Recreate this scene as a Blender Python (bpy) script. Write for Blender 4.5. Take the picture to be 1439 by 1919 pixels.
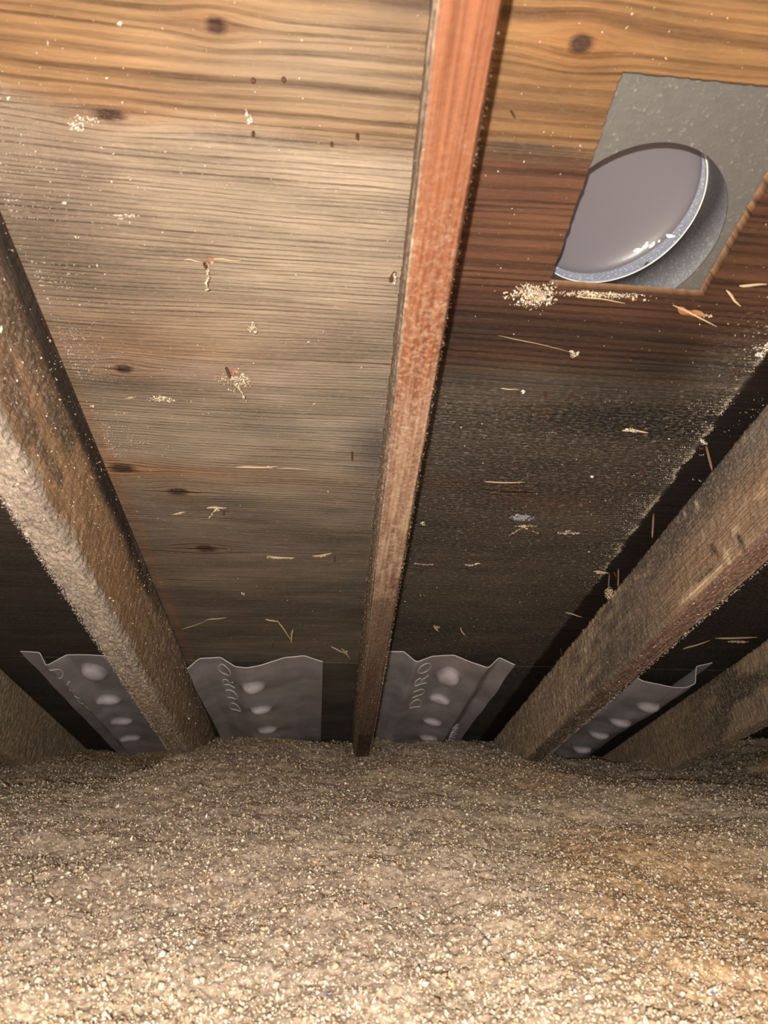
import bpy, math, random
import numpy as np
from mathutils import Matrix, Vector

# ------------------------------------------------------------------ camera model
F = 1160.0                                    # focal length in pixels of a 1439 x 1919 frame
CX, CY = 719.5, 959.5
ZC = 0.50                                     # camera height above the attic floor
H = 0.52                                      # camera to roof deck, square to the deck
PITCH = math.radians(22.2)

def unit(a):
    a = np.array(a, float); return a / np.linalg.norm(a)
D1c = unit([590 - CX, 1800 - CY, F])                                   # down the slope
_vy = (-(F * F) - (590 - CX) * 14000.0) / (1800 - CY)
D2c = unit([14000.0, _vy, F])                                          # across the slope
Nc = unit(np.cross(D1c, D2c))
if Nc[1] > 0: Nc = -Nc                                                 # out through the roof
Hc = math.cos(PITCH) * D1c + math.sin(PITCH) * Nc                      # level, towards the eave
Uc = -math.sin(PITCH) * D1c + math.cos(PITCH) * Nc                     # up
CAM = np.array([0, 0, ZC])
D1 = np.array([0, math.cos(PITCH), -math.sin(PITCH)])
D2 = np.array([1.0, 0, 0])
NN = np.array([0, math.sin(PITCH), math.cos(PITCH)])

def W(u, v, w):
    """roof frame (u down the slope, v across, w below the deck) to world"""
    u, v, w = np.broadcast_arrays(np.asarray(u, float), np.asarray(v, float), np.asarray(w, float))
    return CAM + u[..., None] * D1 + v[..., None] * D2 + (H - w)[..., None] * NN
def dk(x, y, w=0.0):
    r = np.array([x - CX, y - CY, F]); p = r * ((H - w) / (r @ Nc)); return p @ D1c, p @ D2c
def up_(x, y, u):
    r = np.array([x - CX, y - CY, F]); p = r * (u / (r @ D1c)); return p @ D2c, H - p @ Nc

sc = bpy.context.scene
for o in list(bpy.data.objects): bpy.data.objects.remove(o)
COL = sc.collection
cam = bpy.data.cameras.new('camera'); camo = bpy.data.objects.new('camera', cam); COL.objects.link(camo)
cam.sensor_fit = 'VERTICAL'; cam.sensor_height = 36.0; cam.lens = F / 1919 * 36.0
cam.clip_start = 0.01; cam.clip_end = 50
def cam_world(vc):     # camera axes (right, down, forward) to world
    vc = np.array(vc, float); return np.array([vc @ D2c, vc @ Hc, vc @ Uc])
cols = [cam_world([1, 0, 0]), cam_world([0, -1, 0]), cam_world([0, 0, -1])]
M = Matrix.Identity(4)
for j, cvec in enumerate(cols):
    for i in range(3): M[i][j] = cvec[i]
for i in range(3): M[i][3] = CAM[i]
camo.matrix_world = M
cam.dof.use_dof = True; cam.dof.focus_distance = 0.95; cam.dof.aperture_fstop = 8.0
sc.camera = camo
sc.cycles.max_bounces = 5; sc.cycles.diffuse_bounces = 3; sc.cycles.glossy_bounces = 2

# ------------------------------------------------------------------ light
world = bpy.data.worlds.new('sky'); sc.world = world; world.use_nodes = True
bg = world.node_tree.nodes['Background']
bg.inputs[0].default_value = (0.42, 0.55, 1.0, 1); bg.inputs[1].default_value = 14.0
def lamp(name, offs, watts, radius, colour):
    l = bpy.data.lights.new(name, 'POINT'); l.energy = watts; l.shadow_soft_size = radius; l.color = colour
    o = bpy.data.objects.new(name, l); o.location = CAM + cam_world(offs); COL.objects.link(o); return o
lamp('phone_flash', (-0.025, -0.002, -0.06), 41.0, 0.004, (1.0, 0.93, 0.84))
sc.view_settings.view_transform = 'Standard'; sc.view_settings.look = 'None'
sc.view_settings.exposure = 0.0; sc.view_settings.gamma = 1.0
sc.view_settings.use_curve_mapping = False

# ------------------------------------------------------------------ helpers
rng = np.random.default_rng(7); random.seed(7)
_lat = {}
def noise(x, y, seed=0):
    """smooth value noise 0..1"""
    if seed not in _lat: _lat[seed] = np.random.default_rng(1000 + seed).random((256, 256))
    L = _lat[seed]; x = np.asarray(x, float); y = np.asarray(y, float)
    xi = np.floor(x).astype(int); yi = np.floor(y).astype(int); fx = x - xi; fy = y - yi
    fx = fx * fx * (3 - 2 * fx); fy = fy * fy * (3 - 2 * fy)
    a = L[xi & 255, yi & 255]; b = L[(xi + 1) & 255, yi & 255]; c = L[xi & 255, (yi + 1) & 255]; d = L[(xi + 1) & 255, (yi + 1) & 255]
    return (a * (1 - fx) + b * fx) * (1 - fy) + (c * (1 - fx) + d * fx) * fy
def fbm(x, y, seed=0, octs=4):
    s = 0; a = 0.5; t = 0
    for k in range(octs):
        s = s + a * noise(x * 2 ** k, y * 2 ** k, seed + k * 17); t += a; a *= 0.5
    return s / t
def sst(a, b, x):
    t = np.clip((x - a) / (b - a), 0, 1); return t * t * (3 - 2 * t)
def mixc(c, c2, t):
    return c * (1 - t[..., None]) + np.array(c2) * t[..., None]

def np_mesh(name, verts, faces, mat, colors=None, smooth=True, parent=None, attr='tint'):
    """verts Nx3, faces list of int arrays (each Kx3 or Kx4)"""
    me = bpy.data.meshes.new(name); verts = np.asarray(verts, np.float32)
    if not isinstance(faces, list): faces = [faces]
    me.vertices.add(len(verts)); me.vertices.foreach_set('co', verts.ravel())
    tot = np.concatenate([np.full(len(f), f.shape[1], np.int32) for f in faces])
    idx = np.concatenate([np.asarray(f, np.int32).ravel() for f in faces])
    me.loops.add(len(idx)); me.loops.foreach_set('vertex_index', idx)
    me.polygons.add(len(tot)); me.polygons.foreach_set('loop_start', np.concatenate([[0], np.cumsum(tot)[:-1]]).astype(np.int32))
    me.polygons.foreach_set('loop_total', tot)
    me.polygons.foreach_set('use_smooth', np.full(len(tot), smooth))
    me.update(calc_edges=True); me.validate()
    if colors is not None:
        c = np.ones((len(verts), 4), np.float32); c[:, :colors.shape[1]] = colors
        a = me.color_attributes.new(attr, 'FLOAT_COLOR', 'POINT'); a.data.foreach_set('color', c.ravel())
    me.materials.append(mat)
    o = bpy.data.objects.new(name, me); COL.objects.link(o)
    if parent is not None: o.parent = parent
    return o
def grid_faces(nr, nc, keep=None, base=0, closed=False):
    i = np.arange(nr - 1)[:, None]; j = np.arange(nc if closed else nc - 1)[None, :]
    j2 = (j + 1) % nc
    q = np.stack([i * nc + j, i * nc + j2, (i + 1) * nc + j2, (i + 1) * nc + j], -1)
    if keep is not None: q = q[keep]
    return q.reshape(-1, 4) + base
def tag(o, label=None, cat=None, group=None, kind=None):
    if label: o['label'] = label
    if cat: o['category'] = cat
    if group: o['group'] = group
    if kind: o['kind'] = kind
    return o
def frame_empty(name, u, v, w):
    """an Empty whose axes are (across, down the slope, into the room from the deck)"""
    o = bpy.data.objects.new(name, None); COL.objects.link(o); o.empty_display_size = 0.05
    R = Matrix.Identity(4); ax = [D2, D1, -NN]
    # right handed: across x downslope = -normal
    for j in range(3):
        for i in range(3): R[i][j] = ax[j][i]
    p = W(u, v, w)
    for i in range(3): R[i][3] = p[i]
    o.matrix_world = R; return o
def roof_obj(o, u=0, v=0, w=0):
    R = Matrix.Identity(4); ax = [D2, D1, -NN]
    for j in range(3):
        for i in range(3): R[i][j] = ax[j][i]
    p = W(u, v, w)
    for i in range(3): R[i][3] = p[i]
    o.matrix_world = R; return o

# ------------------------------------------------------------------ node helper
class NT:
    def __init__(s, name):
        s.m = bpy.data.materials.new(name); s.m.use_nodes = True; s.t = s.m.node_tree; s.n = s.t.nodes
        s.b = s.n['Principled BSDF']; s.out = s.n['Material Output']
    def link(s, a, b): s.t.links.new(a, b)
    def put(s, sock, v):
        if hasattr(v, 'links') or isinstance(v, bpy.types.NodeSocket): s.link(v, sock)
        elif v is not None: sock.default_value = v
    def math(s, op, a, b=None, c=None, clamp=False):
        n = s.n.new('ShaderNodeMath'); n.operation = op; n.use_clamp = clamp
        s.put(n.inputs[0], a); s.put(n.inputs[1], b); s.put(n.inputs[2], c); return n.outputs[0]
    def objco(s):
        if not hasattr(s, '_tc'): s._tc = s.n.new('ShaderNodeTexCoord')
        return s._tc.outputs['Object']
    def sep(s, v):
        n = s.n.new('ShaderNodeSeparateXYZ'); s.link(v, n.inputs[0]); return n.outputs
    def comb(s, x, y, z):
        n = s.n.new('ShaderNodeCombineXYZ')
        for i, q in enumerate((x, y, z)): s.put(n.inputs[i], q)
        return n.outputs[0]
    def noise(s, vec, scale=1.0, detail=3.0, rough=0.55, dist=0.0):
        n = s.n.new('ShaderNodeTexNoise'); s.link(vec, n.inputs['Vector']); n.inputs['Scale'].default_value = scale
        n.inputs['Detail'].default_value = detail; n.inputs['Roughness'].default_value = rough
        n.inputs['Distortion'].default_value = dist; return n.outputs[0]
    def voro(s, vec, scale):
        n = s.n.new('ShaderNodeTexVoronoi'); s.link(vec, n.inputs['Vector']); n.inputs['Scale'].default_value = scale; return n
    def ramp(s, fac, stops, interp='LINEAR'):
        n = s.n.new('ShaderNodeValToRGB'); s.link(fac, n.inputs[0]); cr = n.color_ramp; cr.interpolation = interp
        while len(cr.elements) < len(stops): cr.elements.new(0.5)
        for e, (p, c) in zip(cr.elements, stops):
            e.position = p; e.color = (c, c, c, 1) if isinstance(c, (int, float)) else (*c, 1)
        return n.outputs[0]
    def mix(s, fac, a, b, mode='MIX'):
        n = s.n.new('ShaderNodeMix'); n.data_type = 'RGBA'; n.blend_type = mode
        s.put(n.inputs[0], fac)
        for i, q in ((6, a), (7, b)):
            if isinstance(q, tuple) and len(q) == 3: q = (*q, 1)
            s.put(n.inputs[i], q)
        return n.outputs[2]
    def attr(s, name='tint'):
        n = s.n.new('ShaderNodeAttribute'); n.attribute_name = name; return n
    def scalec(s, col, val):
        n = s.n.new('ShaderNodeVectorMath'); n.operation = 'SCALE'; s.link(col, n.inputs[0]); s.put(n.inputs['Scale'], val); return n.outputs[0]
    def bump(s, h, strength=0.5, dist=0.002, prev=None):
        n = s.n.new('ShaderNodeBump'); n.inputs['Strength'].default_value = strength; n.inputs['Distance'].default_value = dist
        s.link(h, n.inputs['Height'])
        if prev is not None: s.link(prev, n.inputs['Normal'])
        return n.outputs[0]
    def fin(s, col, rough=0.8, nrm=None, spec=0.2, metal=0.0):
        s.put(s.b.inputs['Base Color'], (*col, 1) if isinstance(col, tuple) and len(col) == 3 else col)
        s.put(s.b.inputs['Roughness'], rough); s.b.inputs['Specular IOR Level'].default_value = spec
        s.b.inputs['Metallic'].default_value = metal
        if nrm is not None: s.link(nrm, s.b.inputs['Normal'])
        return s.m

# knots on the deck, (pixel x, pixel y, half length, half height) placed on the deck plane
KN = []
for px, py, a, b in [(405, 48, .011, .010), (205, 215, .018, .009), (232, 692, .014, .012), (228, 877, .024, .020),
                     (333, 921, .020, .018), (385, 1027, .022, .02), (970, 918, .024, .022), (1025, 772, .015, .013), (1088, 82, .012, .012)]:
    u, v = dk(px, py); KN.append((v, u, a, b))

def deck_material():
    s = NT('weathered_plywood'); x, y, z = s.sep(s.objco())
    big = s.noise(s.comb(s.math('MULTIPLY', x, 3.0), s.math('MULTIPLY', y, 9.0), 0.0), 1.0, 2.0)
    slow = s.noise(s.comb(s.math('MULTIPLY', x, 1.6), s.math('MULTIPLY', y, 3.0), 5.0), 1.0, 1.0)
    yw = s.math('ADD', y, s.math('ADD', s.math('MULTIPLY', s.math('SUBTRACT', big, 0.5), 0.010), s.math('MULTIPLY', s.math('SUBTRACT', slow, 0.5), 0.030)))
    kr, halo, core = s.sep(s.attr('knot').outputs['Color'])      # grain bend, halo and heart of each knot
    yw = s.math('ADD', yw, s.math('MULTIPLY', s.math('SUBTRACT', kr, 0.5), 0.05))
    at = s.attr('tint'); ex = s.attr('wear'); er, eg, eb = s.sep(ex.outputs['Color'])   # er: coarse grain, eg: dust, eb: grain strength
    wig = s.noise(s.comb(s.math('MULTIPLY', x, 9.0), s.math('MULTIPLY', yw, 60.0), 1.0), 1.0, 3.0, 0.6)
    yl = s.math('ADD', yw, s.math('MULTIPLY', s.math('SUBTRACT', wig, 0.5), 0.0035))
    one = s.noise(s.comb(0.0, s.math('MULTIPLY', yl, 26.0), 2.0), 1.0, 2.0)          # uneven ring spacing
    def rings(per, irr, lo, hi):
        ph = s.math('ADD', s.math('MULTIPLY', yl, 6.2832 / per), s.math('MULTIPLY', one, irr))
        return s.ramp(s.math('ADD', s.math('MULTIPLY', s.math('SINE', ph), 0.5), 0.5), [(lo, 0.0), (hi, 1.0)])
    amp = s.ramp(s.noise(s.comb(s.math('MULTIPLY', x, 5.0), s.math('MULTIPLY', yw, 110.0), 8.0), 1.0, 3.0, 0.6), [(0.38, 0.25), (0.60, 1.0)])
    thin = s.math('SUBTRACT', 1.0, s.math('MULTIPLY', s.math('SUBTRACT', 1.0, rings(0.0047, 26.0, 0.02, 0.30)), amp))
    thick = s.math('SUBTRACT', 1.0, s.math('MULTIPLY', s.math('SUBTRACT', 1.0, rings(0.0092, 30.0, 0.12, 0.62)), s.math('MAXIMUM', amp, 0.55)))
    fine = s.noise(s.comb(s.math('MULTIPLY', x, 22.0), s.math('MULTIPLY', yl, 620.0), 0.0), 1.0, 3.0, 0.65)
    med = s.noise(s.comb(s.math('MULTIPLY', x, 5.0), s.math('MULTIPLY', yl, 150.0), 3.0), 1.0, 4.0, 0.6)
    gf = s.ramp(fine, [(0.36, 0.0), (0.62, 1.0)]); gm = s.ramp(med, [(0.36, 0.0), (0.60, 1.0)])
    fl = s.math('ADD', s.math('MULTIPLY', thin, 0.52), s.math('ADD', s.math('MULTIPLY', gf, 0.26), s.math('MULTIPLY', gm, 0.22)))
    fc = s.math('ADD', s.math('MULTIPLY', thick, 0.60), s.math('ADD', s.math('MULTIPLY', gm, 0.28), s.math('MULTIPLY', gf, 0.12)))
    g = s.math('ADD', s.math('MULTIPLY', fl, s.math('SUBTRACT', 1.0, er)), s.math('MULTIPLY', fc, er))
    # late wood is darker and redder
    dark = s.mix(1.0, at.outputs['Color'], (0.16, 0.10, 0.08), 'MULTIPLY')
    light = s.scalec(at.outputs['Color'], 1.40)
    col = s.mix(s.math('ADD', s.math('MULTIPLY', g, eb), s.math('SUBTRACT', 1.0, eb), clamp=True), dark, light)
    col = s.mix(s.math('MULTIPLY', halo, 0.35), col, s.mix(1.0, at.outputs['Color'], (1.0, 0.62, 0.38), 'MULTIPLY'))
    col = s.mix(s.ramp(s.math('ADD', core, s.math('MULTIPLY', s.math('SUBTRACT', med, 0.5), 0.9)), [(0.22, 0.0), (0.62, 0.97)]), col, (0.035, 0.016, 0.010))
    # fine dust sitting on the ridges plus specks
    sp = s.noise(s.comb(s.math('MULTIPLY', x, 150.0), s.math('MULTIPLY', y, 420.0), 0.0), 1.0, 3.0, 0.75); sp2 = s.noise(s.comb(s.math('MULTIPLY', x, 70.0), s.math('MULTIPLY', y, 200.0), 0.0), 1.0, 3.0, 0.65)
    d1 = s.math('MULTIPLY', s.ramp(sp, [(0.48, 0.0), (0.72, 0.8)]), s.math('MULTIPLY', eg, 0.42))
    d2 = s.math('MULTIPLY', s.ramp(sp2, [(0.60, 0.0), (0.76, 1.0)]), s.math('MULTIPLY', eg, 0.45))
    col = s.mix(d1, col, (0.46, 0.38, 0.29)); col = s.mix(d2, col, (0.50, 0.42, 0.33))
    h = s.math('ADD', g, s.math('MULTIPLY', sp, 0.5))
    nb = s.bump(h, 0.7, 0.0015)
    return s.fin(col, 0.78, nb, 0.25)

def rafter_material():
    s = NT('dusty_rafter_wood'); x, y, z = s.sep(s.objco()); at = s.attr('tint'); ex = s.attr('wear'); er, eg, eb = s.sep(ex.outputs['Color'])
    gr = s.noise(s.comb(s.math('MULTIPLY', x, 420.0), s.math('MULTIPLY', y, 5.0), s.math('MULTIPLY', z, 420.0)), 1.0, 3.0, 0.55)
    g = s.ramp(gr, [(0.35, 0.0), (0.62, 1.0)])
    dark = s.mix(1.0, at.outputs['Color'], (0.55, 0.42, 0.36), 'MULTIPLY')
    col = s.mix(s.math('ADD', s.math('MULTIPLY', g, er), s.math('SUBTRACT', 1.0, er), clamp=True), dark, at.outputs['Color'])
    sp = s.noise(s.objco(), 240.0, 3.0, 0.7); sp2 = s.noise(s.objco(), 85.0, 4.0, 0.7)
    sp3 = s.noise(s.objco(), 420.0, 2.0, 0.7); q3 = s.math('MULTIPLY', s.math('SUBTRACT', sp3, 0.5), s.math('MULTIPLY', eg, 3.0)); col = s.scalec(col, s.math('ADD', 1.0, q3, clamp=False))
    f = s.math('MULTIPLY', s.ramp(sp, [(0.46, 0.0), (0.66, 1.0)]), eg)
    col = s.mix(f, col, (0.42, 0.33, 0.24))
    f2 = s.math('MULTIPLY', s.ramp(sp2, [(0.56, 0.0), (0.70, 1.0)]), s.math('MULTIPLY', eg, 0.8))
    col = s.mix(f2, col, (0.50, 0.41, 0.31))
    # glints of resin and grit
    vo = s.voro(s.objco(), 260.0)
    gl = s.math('MULTIPLY', s.ramp(vo.outputs['Distance'], [(0.0, 1.0), (0.22, 0.0)]), s.math('MULTIPLY', eb, 0.9))
    col = s.mix(gl, col, (0.60, 0.36, 0.16))
    nb = s.bump(s.math('ADD', s.math('MULTIPLY', g, er), s.math('MULTIPLY', sp, 1.3)), 0.6, 0.0016)
    return s.fin(col, 0.8, nb, 0.2)

def flake_material():
    s = NT('paper_flakes'); at = s.attr('tint'); n = s.noise(s.objco(), 400.0, 2.0)
    col = s.scalec(at.outputs['Color'], s.math('ADD', 0.75, s.math('MULTIPLY', n, 0.5)))
    return s.fin(col, 0.85, None, 0.2)
def insulation_material():
    s = NT('blown_cellulose'); at = s.attr('tint'); co = s.objco()
    v1 = s.voro(co, 170.0); v2 = s.voro(co, 330.0)
    r1 = s.sep(v1.outputs['Color']); r2 = s.sep(v2.outputs['Color'])
    n = s.noise(co, 120.0, 4.0, 0.7)
    f = s.math('ADD', s.math('MULTIPLY', r1[0], 0.45), s.math('MULTIPLY', r2[1], 0.55))
    c = s.ramp(f, [(0.08, (0.34, 0.25, 0.17)), (0.35, (0.52, 0.40, 0.285)), (0.62, (0.63, 0.50, 0.365)), (0.84, (0.75, 0.62, 0.47)), (0.97, (0.90, 0.80, 0.66))])
    c = s.mix(1.0, c, at.outputs['Color'], 'MULTIPLY')
    nb = s.bump(s.math('ADD', s.math('MULTIPLY', f, 0.8), n), 0.8, 0.0022)
    return s.fin(c, 0.9, nb, 0.15)
def baffle_material():
    s = NT('grey_baffle_plastic'); co = s.objco(); n = s.noise(co, 20.0, 4.0, 0.6); n2 = s.noise(co, 520.0, 2.0)
    c = s.mix(s.ramp(n, [(0.35, 0.0), (0.65, 1.0)]), (0.33, 0.29, 0.295), (0.44, 0.405, 0.415))
    du = s.noise(co, 9.0, 3.0, 0.6)
    c = s.mix(s.math('MULTIPLY', s.ramp(du, [(0.55, 0.0), (0.72, 1.0)]), 0.25), c, (0.25, 0.20, 0.15))
    c = s.mix(s.ramp(n2, [(0.70, 0.0), (0.78, 0.6)]), c, (0.5, 0.48, 0.46)); c = s.mix(1.0, c, s.attr('tint').outputs['Color'], 'MULTIPLY')
    return s.fin(c, 0.42, s.bump(n2, 0.15, 0.0005), 0.45)
def grey_paint():
    s = NT('speckled_grey_paint'); co = s.objco(); n = s.noise(co, 300.0, 3.0, 0.6); n1 = s.noise(co, 90.0, 2.0)
    c = s.mix(n1, (0.080, 0.078, 0.074), (0.108, 0.105, 0.10))
    c = s.mix(s.ramp(n, [(0.60, 0.0), (0.74, 0.75)]), c, (0.22, 0.21, 0.195))
    return s.fin(c, 0.55, s.bump(n, 0.5, 0.0012), 0.4)
def dome_paint():
    s = NT('lilac_grey_dome_paint'); n = s.noise(s.objco(), 150.0, 2.0)
    return s.fin((0.150, 0.140, 0.155), 0.38, s.bump(n, 0.16, 0.001), 0.45)
def galv():
    s = NT('galvanised_throat'); co = s.objco(); n = s.noise(co, 420.0, 3.0, 0.7); n1 = s.noise(co, 60.0, 2.0)
    c = s.mix(n1, (0.20, 0.205, 0.225), (0.27, 0.28, 0.30))
    c = s.mix(s.ramp(n, [(0.54, 0.0), (0.66, 0.9)]), c, (0.55, 0.54, 0.52))
    return s.fin(c, 0.5, s.bump(n, 0.3, 0.001), 0.5)
def rust():
    s = NT('rusty_nail'); n = s.noise(s.objco(), 500.0, 3.0)
    return s.fin(s.mix(n, (0.10, 0.05, 0.03), (0.36, 0.23, 0.15)), 0.8, s.bump(n, 0.4, 0.0006), 0.3)
def plain(name, c, rough=0.8, spec=0.2):
    s = NT(name); n = s.noise(s.objco(), 40.0, 3.0)
    return s.fin(s.mix(n, tuple(q * 0.75 for q in c), tuple(min(1, q * 1.2) for q in c)), rough, None, spec)
MD, MR, MF, MI, MB = deck_material(), rafter_material(), flake_material(), insulation_material(), baffle_material()
MG, MDome, MGalv, MRust = grey_paint(), dome_paint(), galv(), rust()
MHole = plain('dark_rust', (0.085, 0.036, 0.020)); MShell = plain('raw_attic_board', (0.16, 0.11, 0.07)); MStreak = plain('white_sealant', (0.85, 0.83, 0.78), 0.6)
MLet = plain('raised_grey_plastic_rim', (0.72, 0.68, 0.67), 0.35, 0.5)

# ------------------------------------------------------------------ the roof deck
SEAM_A, SEAM_B = 0.2175, 1.275
HV0, HV1, HU0, HU1 = 0.197, 0.353, 0.160, 0.338           # the hole cut for the vent
ceiling = frame_empty('ceiling', 0, 0, 0); tag(ceiling, kind='structure')
def knot_field(v, u):
    d = np.zeros(v.shape); halo = np.zeros(v.shape); core = np.zeros(v.shape)
    for kv, ku, a, b in KN:
        g = np.exp(-((v - kv) / (a * 2.6)) ** 2 - ((u - ku) / (b * 1.3)) ** 2); d -= (u - ku) * g * .75
        halo = np.maximum(halo, g); core = np.maximum(core, np.exp(-((v - kv) / (a * .75)) ** 2 - ((u - ku) / (b * .5)) ** 2))
    return np.stack([d * 20 + .5, halo, core], -1)
# patches of colour in the wood itself: (px, py, half width m, half height m, colour, amount)
def G(v, u, cv, cu, a, b): return np.exp(-(((v - cv) / a) ** 2 + ((u - cu) / b) ** 2))
def deck_colours(v, u):
    n1 = fbm(v * 5, u * 14, 3); n2 = fbm(v * 14, u * 40, 9); wv = (fbm(v * 4, u * 6, 21) - 0.5) * 0.05
    c = np.zeros(v.shape + (3,)) + np.array([0.255, 0.195, 0.140])
    coarse = np.zeros(v.shape); dust = np.full(v.shape, 0.45); gs = np.full(v.shape, 0.9)
    rb = sst(0.07, 0.10, v); lb = 1 - rb
    hb = 0.200 + 0.02 * sst(-.3, .0, v) + (n1 - .5) * 0.03
    hon = 1 - sst(hb - 0.010, hb + 0.014, u)
    c = mixc(c, (0.36, 0.20, 0.085), hon * 0.95); coarse = np.maximum(coarse, hon * .9); dust = dust * (1 - hon * .7)
    c = mixc(c, (0.40, 0.30, 0.20), hon * lb * G(v, u, -.02, .175, .10, .035) * .85)
    c = mixc(c, (0.46, 0.37, 0.30), hon * lb * G(v, u, .0, .06, .07, .06) * .8 * sst(.45, .6, n2))
    c = mixc(c, (0.16, 0.12, 0.10), hon * lb * G(v, u, .03, .075, .05, .02) * .7)
    c = mixc(c, (0.14, 0.10, 0.08), hon * lb * sst(-.05, .06, v) * sst(.5, .62, n2) * .6)
    # right bay: redder, coarse and barely dusted round the vent
    red = rb * (1 - sst(0.41, 0.50, u + wv)) * (1 - hon)
    c = mixc(c, (0.125, 0.052, 0.026), red * .97); coarse = np.maximum(coarse, red * 0.95); dust = dust * (1 - red * .8)
    c = mixc(c, (0.29, 0.155, 0.062), rb * hon * .85)
    c = mixc(c, (0.23, 0.12, 0.055), rb * G(v, u, .13, .19, .08, .02) * .6)
    c = mixc(c, (0.085, 0.045, 0.03), rb * G(v, u, .25, .39, .20, .022) * .8 + rb * G(v, u, .12, .40, .04, .02) * .5)
    c = mixc(c, (0.07, 0.042, 0.03), rb * G(v, u, .33, .030, .14, .016) * .9 * sst(.3, .55, n1) + rb * G(v, u, .36, .075, .1, .010) * .7)
    # soot beside the upper seam
    c = mixc(c, (0.09, 0.065, 0.055), lb * G(v, u, -.215, .219, .05, .010) * .85 * sst(.3, .6, n2) + lb * G(v, u, -.08, .228, .06, .003) * .7)
    c = mixc(c, (0.055, 0.04, 0.035), rb * G(v, u, .14, .216, .06, .0035) * .9)
    # weathered middle of the left bay
    c = mixc(c, (0.30, 0.245, 0.185), lb * G(v, u, -.05, .32, .16, .12) * .6)
    c = mixc(c, (0.13, 0.095, 0.078), lb * G(v, u, -.26, .33, .05, .09) * .65 + lb * G(v, u, -.21, .262, .03, .02) * .5)
    c = mixc(c, (0.23, 0.135, 0.08), lb * G(v, u, -.21, .45, .12, .05) * .7)
    c = mixc(c, (0.30, 0.165, 0.07), lb * G(v, u, -.22, .645, .15, .016) * .9)
    c = mixc(c, (0.24, 0.16, 0.10), lb * G(v, u, -.02, .66, .18, .022) * .6)
    c = mixc(c, (0.26, 0.22, 0.17), lb * G(v, u, -.02, .55, .08, .035) * .6)
    c = mixc(c, (0.085, 0.07, 0.06), lb * G(v, u, .055, .58, .035, .06) * .75)
    # right bay stains
    dr = rb * sst(.45, .52, u + wv * .4); c = mixc(c, (0.125, 0.092, 0.066), dr * .9)
    c = mixc(c, (0.16, 0.125, 0.09), rb * G(v, u, .26, .455, .2, .018) * .7)
    stain = rb * G(v, u, .40, .508, .16, .030) * sst(.17, .24, v)
    c = mixc(c, (0.030, 0.024, 0.022), np.clip(stain * 1.5, 0, 1) * .95); dust = dust * (1 - np.clip(stain, 0, 1) * .5)
    c = mixc(c, (0.055, 0.040, 0.033), rb * G(v, u, .36, .425, .09, .014) * .85)
    c = mixc(c, (0.21, 0.185, 0.155), rb * G(v, u, .43, .43, .04, .035) * .85)
    c = mixc(c, (0.20, 0.085, 0.045), rb * G(v, u, .13, .645, .08, .016) * .9 + rb * G(v, u, .30, .68, .08, .016) * .8)
    lo = lb * sst(0.60, .95, u); c = mixc(c, (0.155, 0.118, 0.085), lo * .85); dust = dust + .1 * lo
    lor = rb * sst(.70, 1.0, u); c = mixc(c, (0.135, 0.10, 0.072), lor * .85); dust = dust + .45 * dr
    c = mixc(c, (0.085, 0.07, 0.058), lb * G(v, u, .02, .93, .10, .05) * .7 + lb * G(v, u, -.02, 1.03, .22, .04) * .6)
    c = mixc(c, (0.19, 0.15, 0.105), lb * sst(1.10, 1.2, u) * .6)
    c = mixc(c, (0.105, 0.085, 0.065), sst(SEAM_B - .01, SEAM_B + .01, u) * .8)
    # clean strip where rafter and deck once touched, with a crust of dust along its edge
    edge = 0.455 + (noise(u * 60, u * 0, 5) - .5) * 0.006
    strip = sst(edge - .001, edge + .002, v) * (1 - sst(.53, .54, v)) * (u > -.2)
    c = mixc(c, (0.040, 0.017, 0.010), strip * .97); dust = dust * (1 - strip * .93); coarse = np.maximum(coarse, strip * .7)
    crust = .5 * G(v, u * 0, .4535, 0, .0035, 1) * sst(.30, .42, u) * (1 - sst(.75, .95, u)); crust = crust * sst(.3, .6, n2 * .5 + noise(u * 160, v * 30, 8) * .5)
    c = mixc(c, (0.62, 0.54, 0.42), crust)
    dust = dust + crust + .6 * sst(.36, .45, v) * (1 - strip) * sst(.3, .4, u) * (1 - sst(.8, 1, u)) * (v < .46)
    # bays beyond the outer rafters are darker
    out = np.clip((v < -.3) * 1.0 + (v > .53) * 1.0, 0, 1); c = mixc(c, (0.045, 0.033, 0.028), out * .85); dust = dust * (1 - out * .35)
    # brown halo beside the left rafter
    c = mixc(c, (0.30, 0.14, 0.06), G(v, u * 0, -.285, 0, .008, 1) * sst(.4, .6, u) * .7)
    bl = fbm(v * 9 + 3, u * 30, 141); c = c * (0.60 + 0.80 * n1)[..., None] * (0.72 + .56 * n2)[..., None] * (.85 + .3 * bl)[..., None]
    st_ = fbm(v * 6, u * 75, 161); c = c * (.72 + .56 * st_)[..., None]
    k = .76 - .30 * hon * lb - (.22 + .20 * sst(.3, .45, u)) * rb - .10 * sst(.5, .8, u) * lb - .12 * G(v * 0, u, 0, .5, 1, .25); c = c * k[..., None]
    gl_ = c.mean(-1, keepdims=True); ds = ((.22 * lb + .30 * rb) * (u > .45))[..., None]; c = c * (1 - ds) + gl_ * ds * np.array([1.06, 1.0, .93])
    return c, np.stack([coarse, np.clip(dust, 0, 1), np.clip(gs, 0, 1)], -1)

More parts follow.
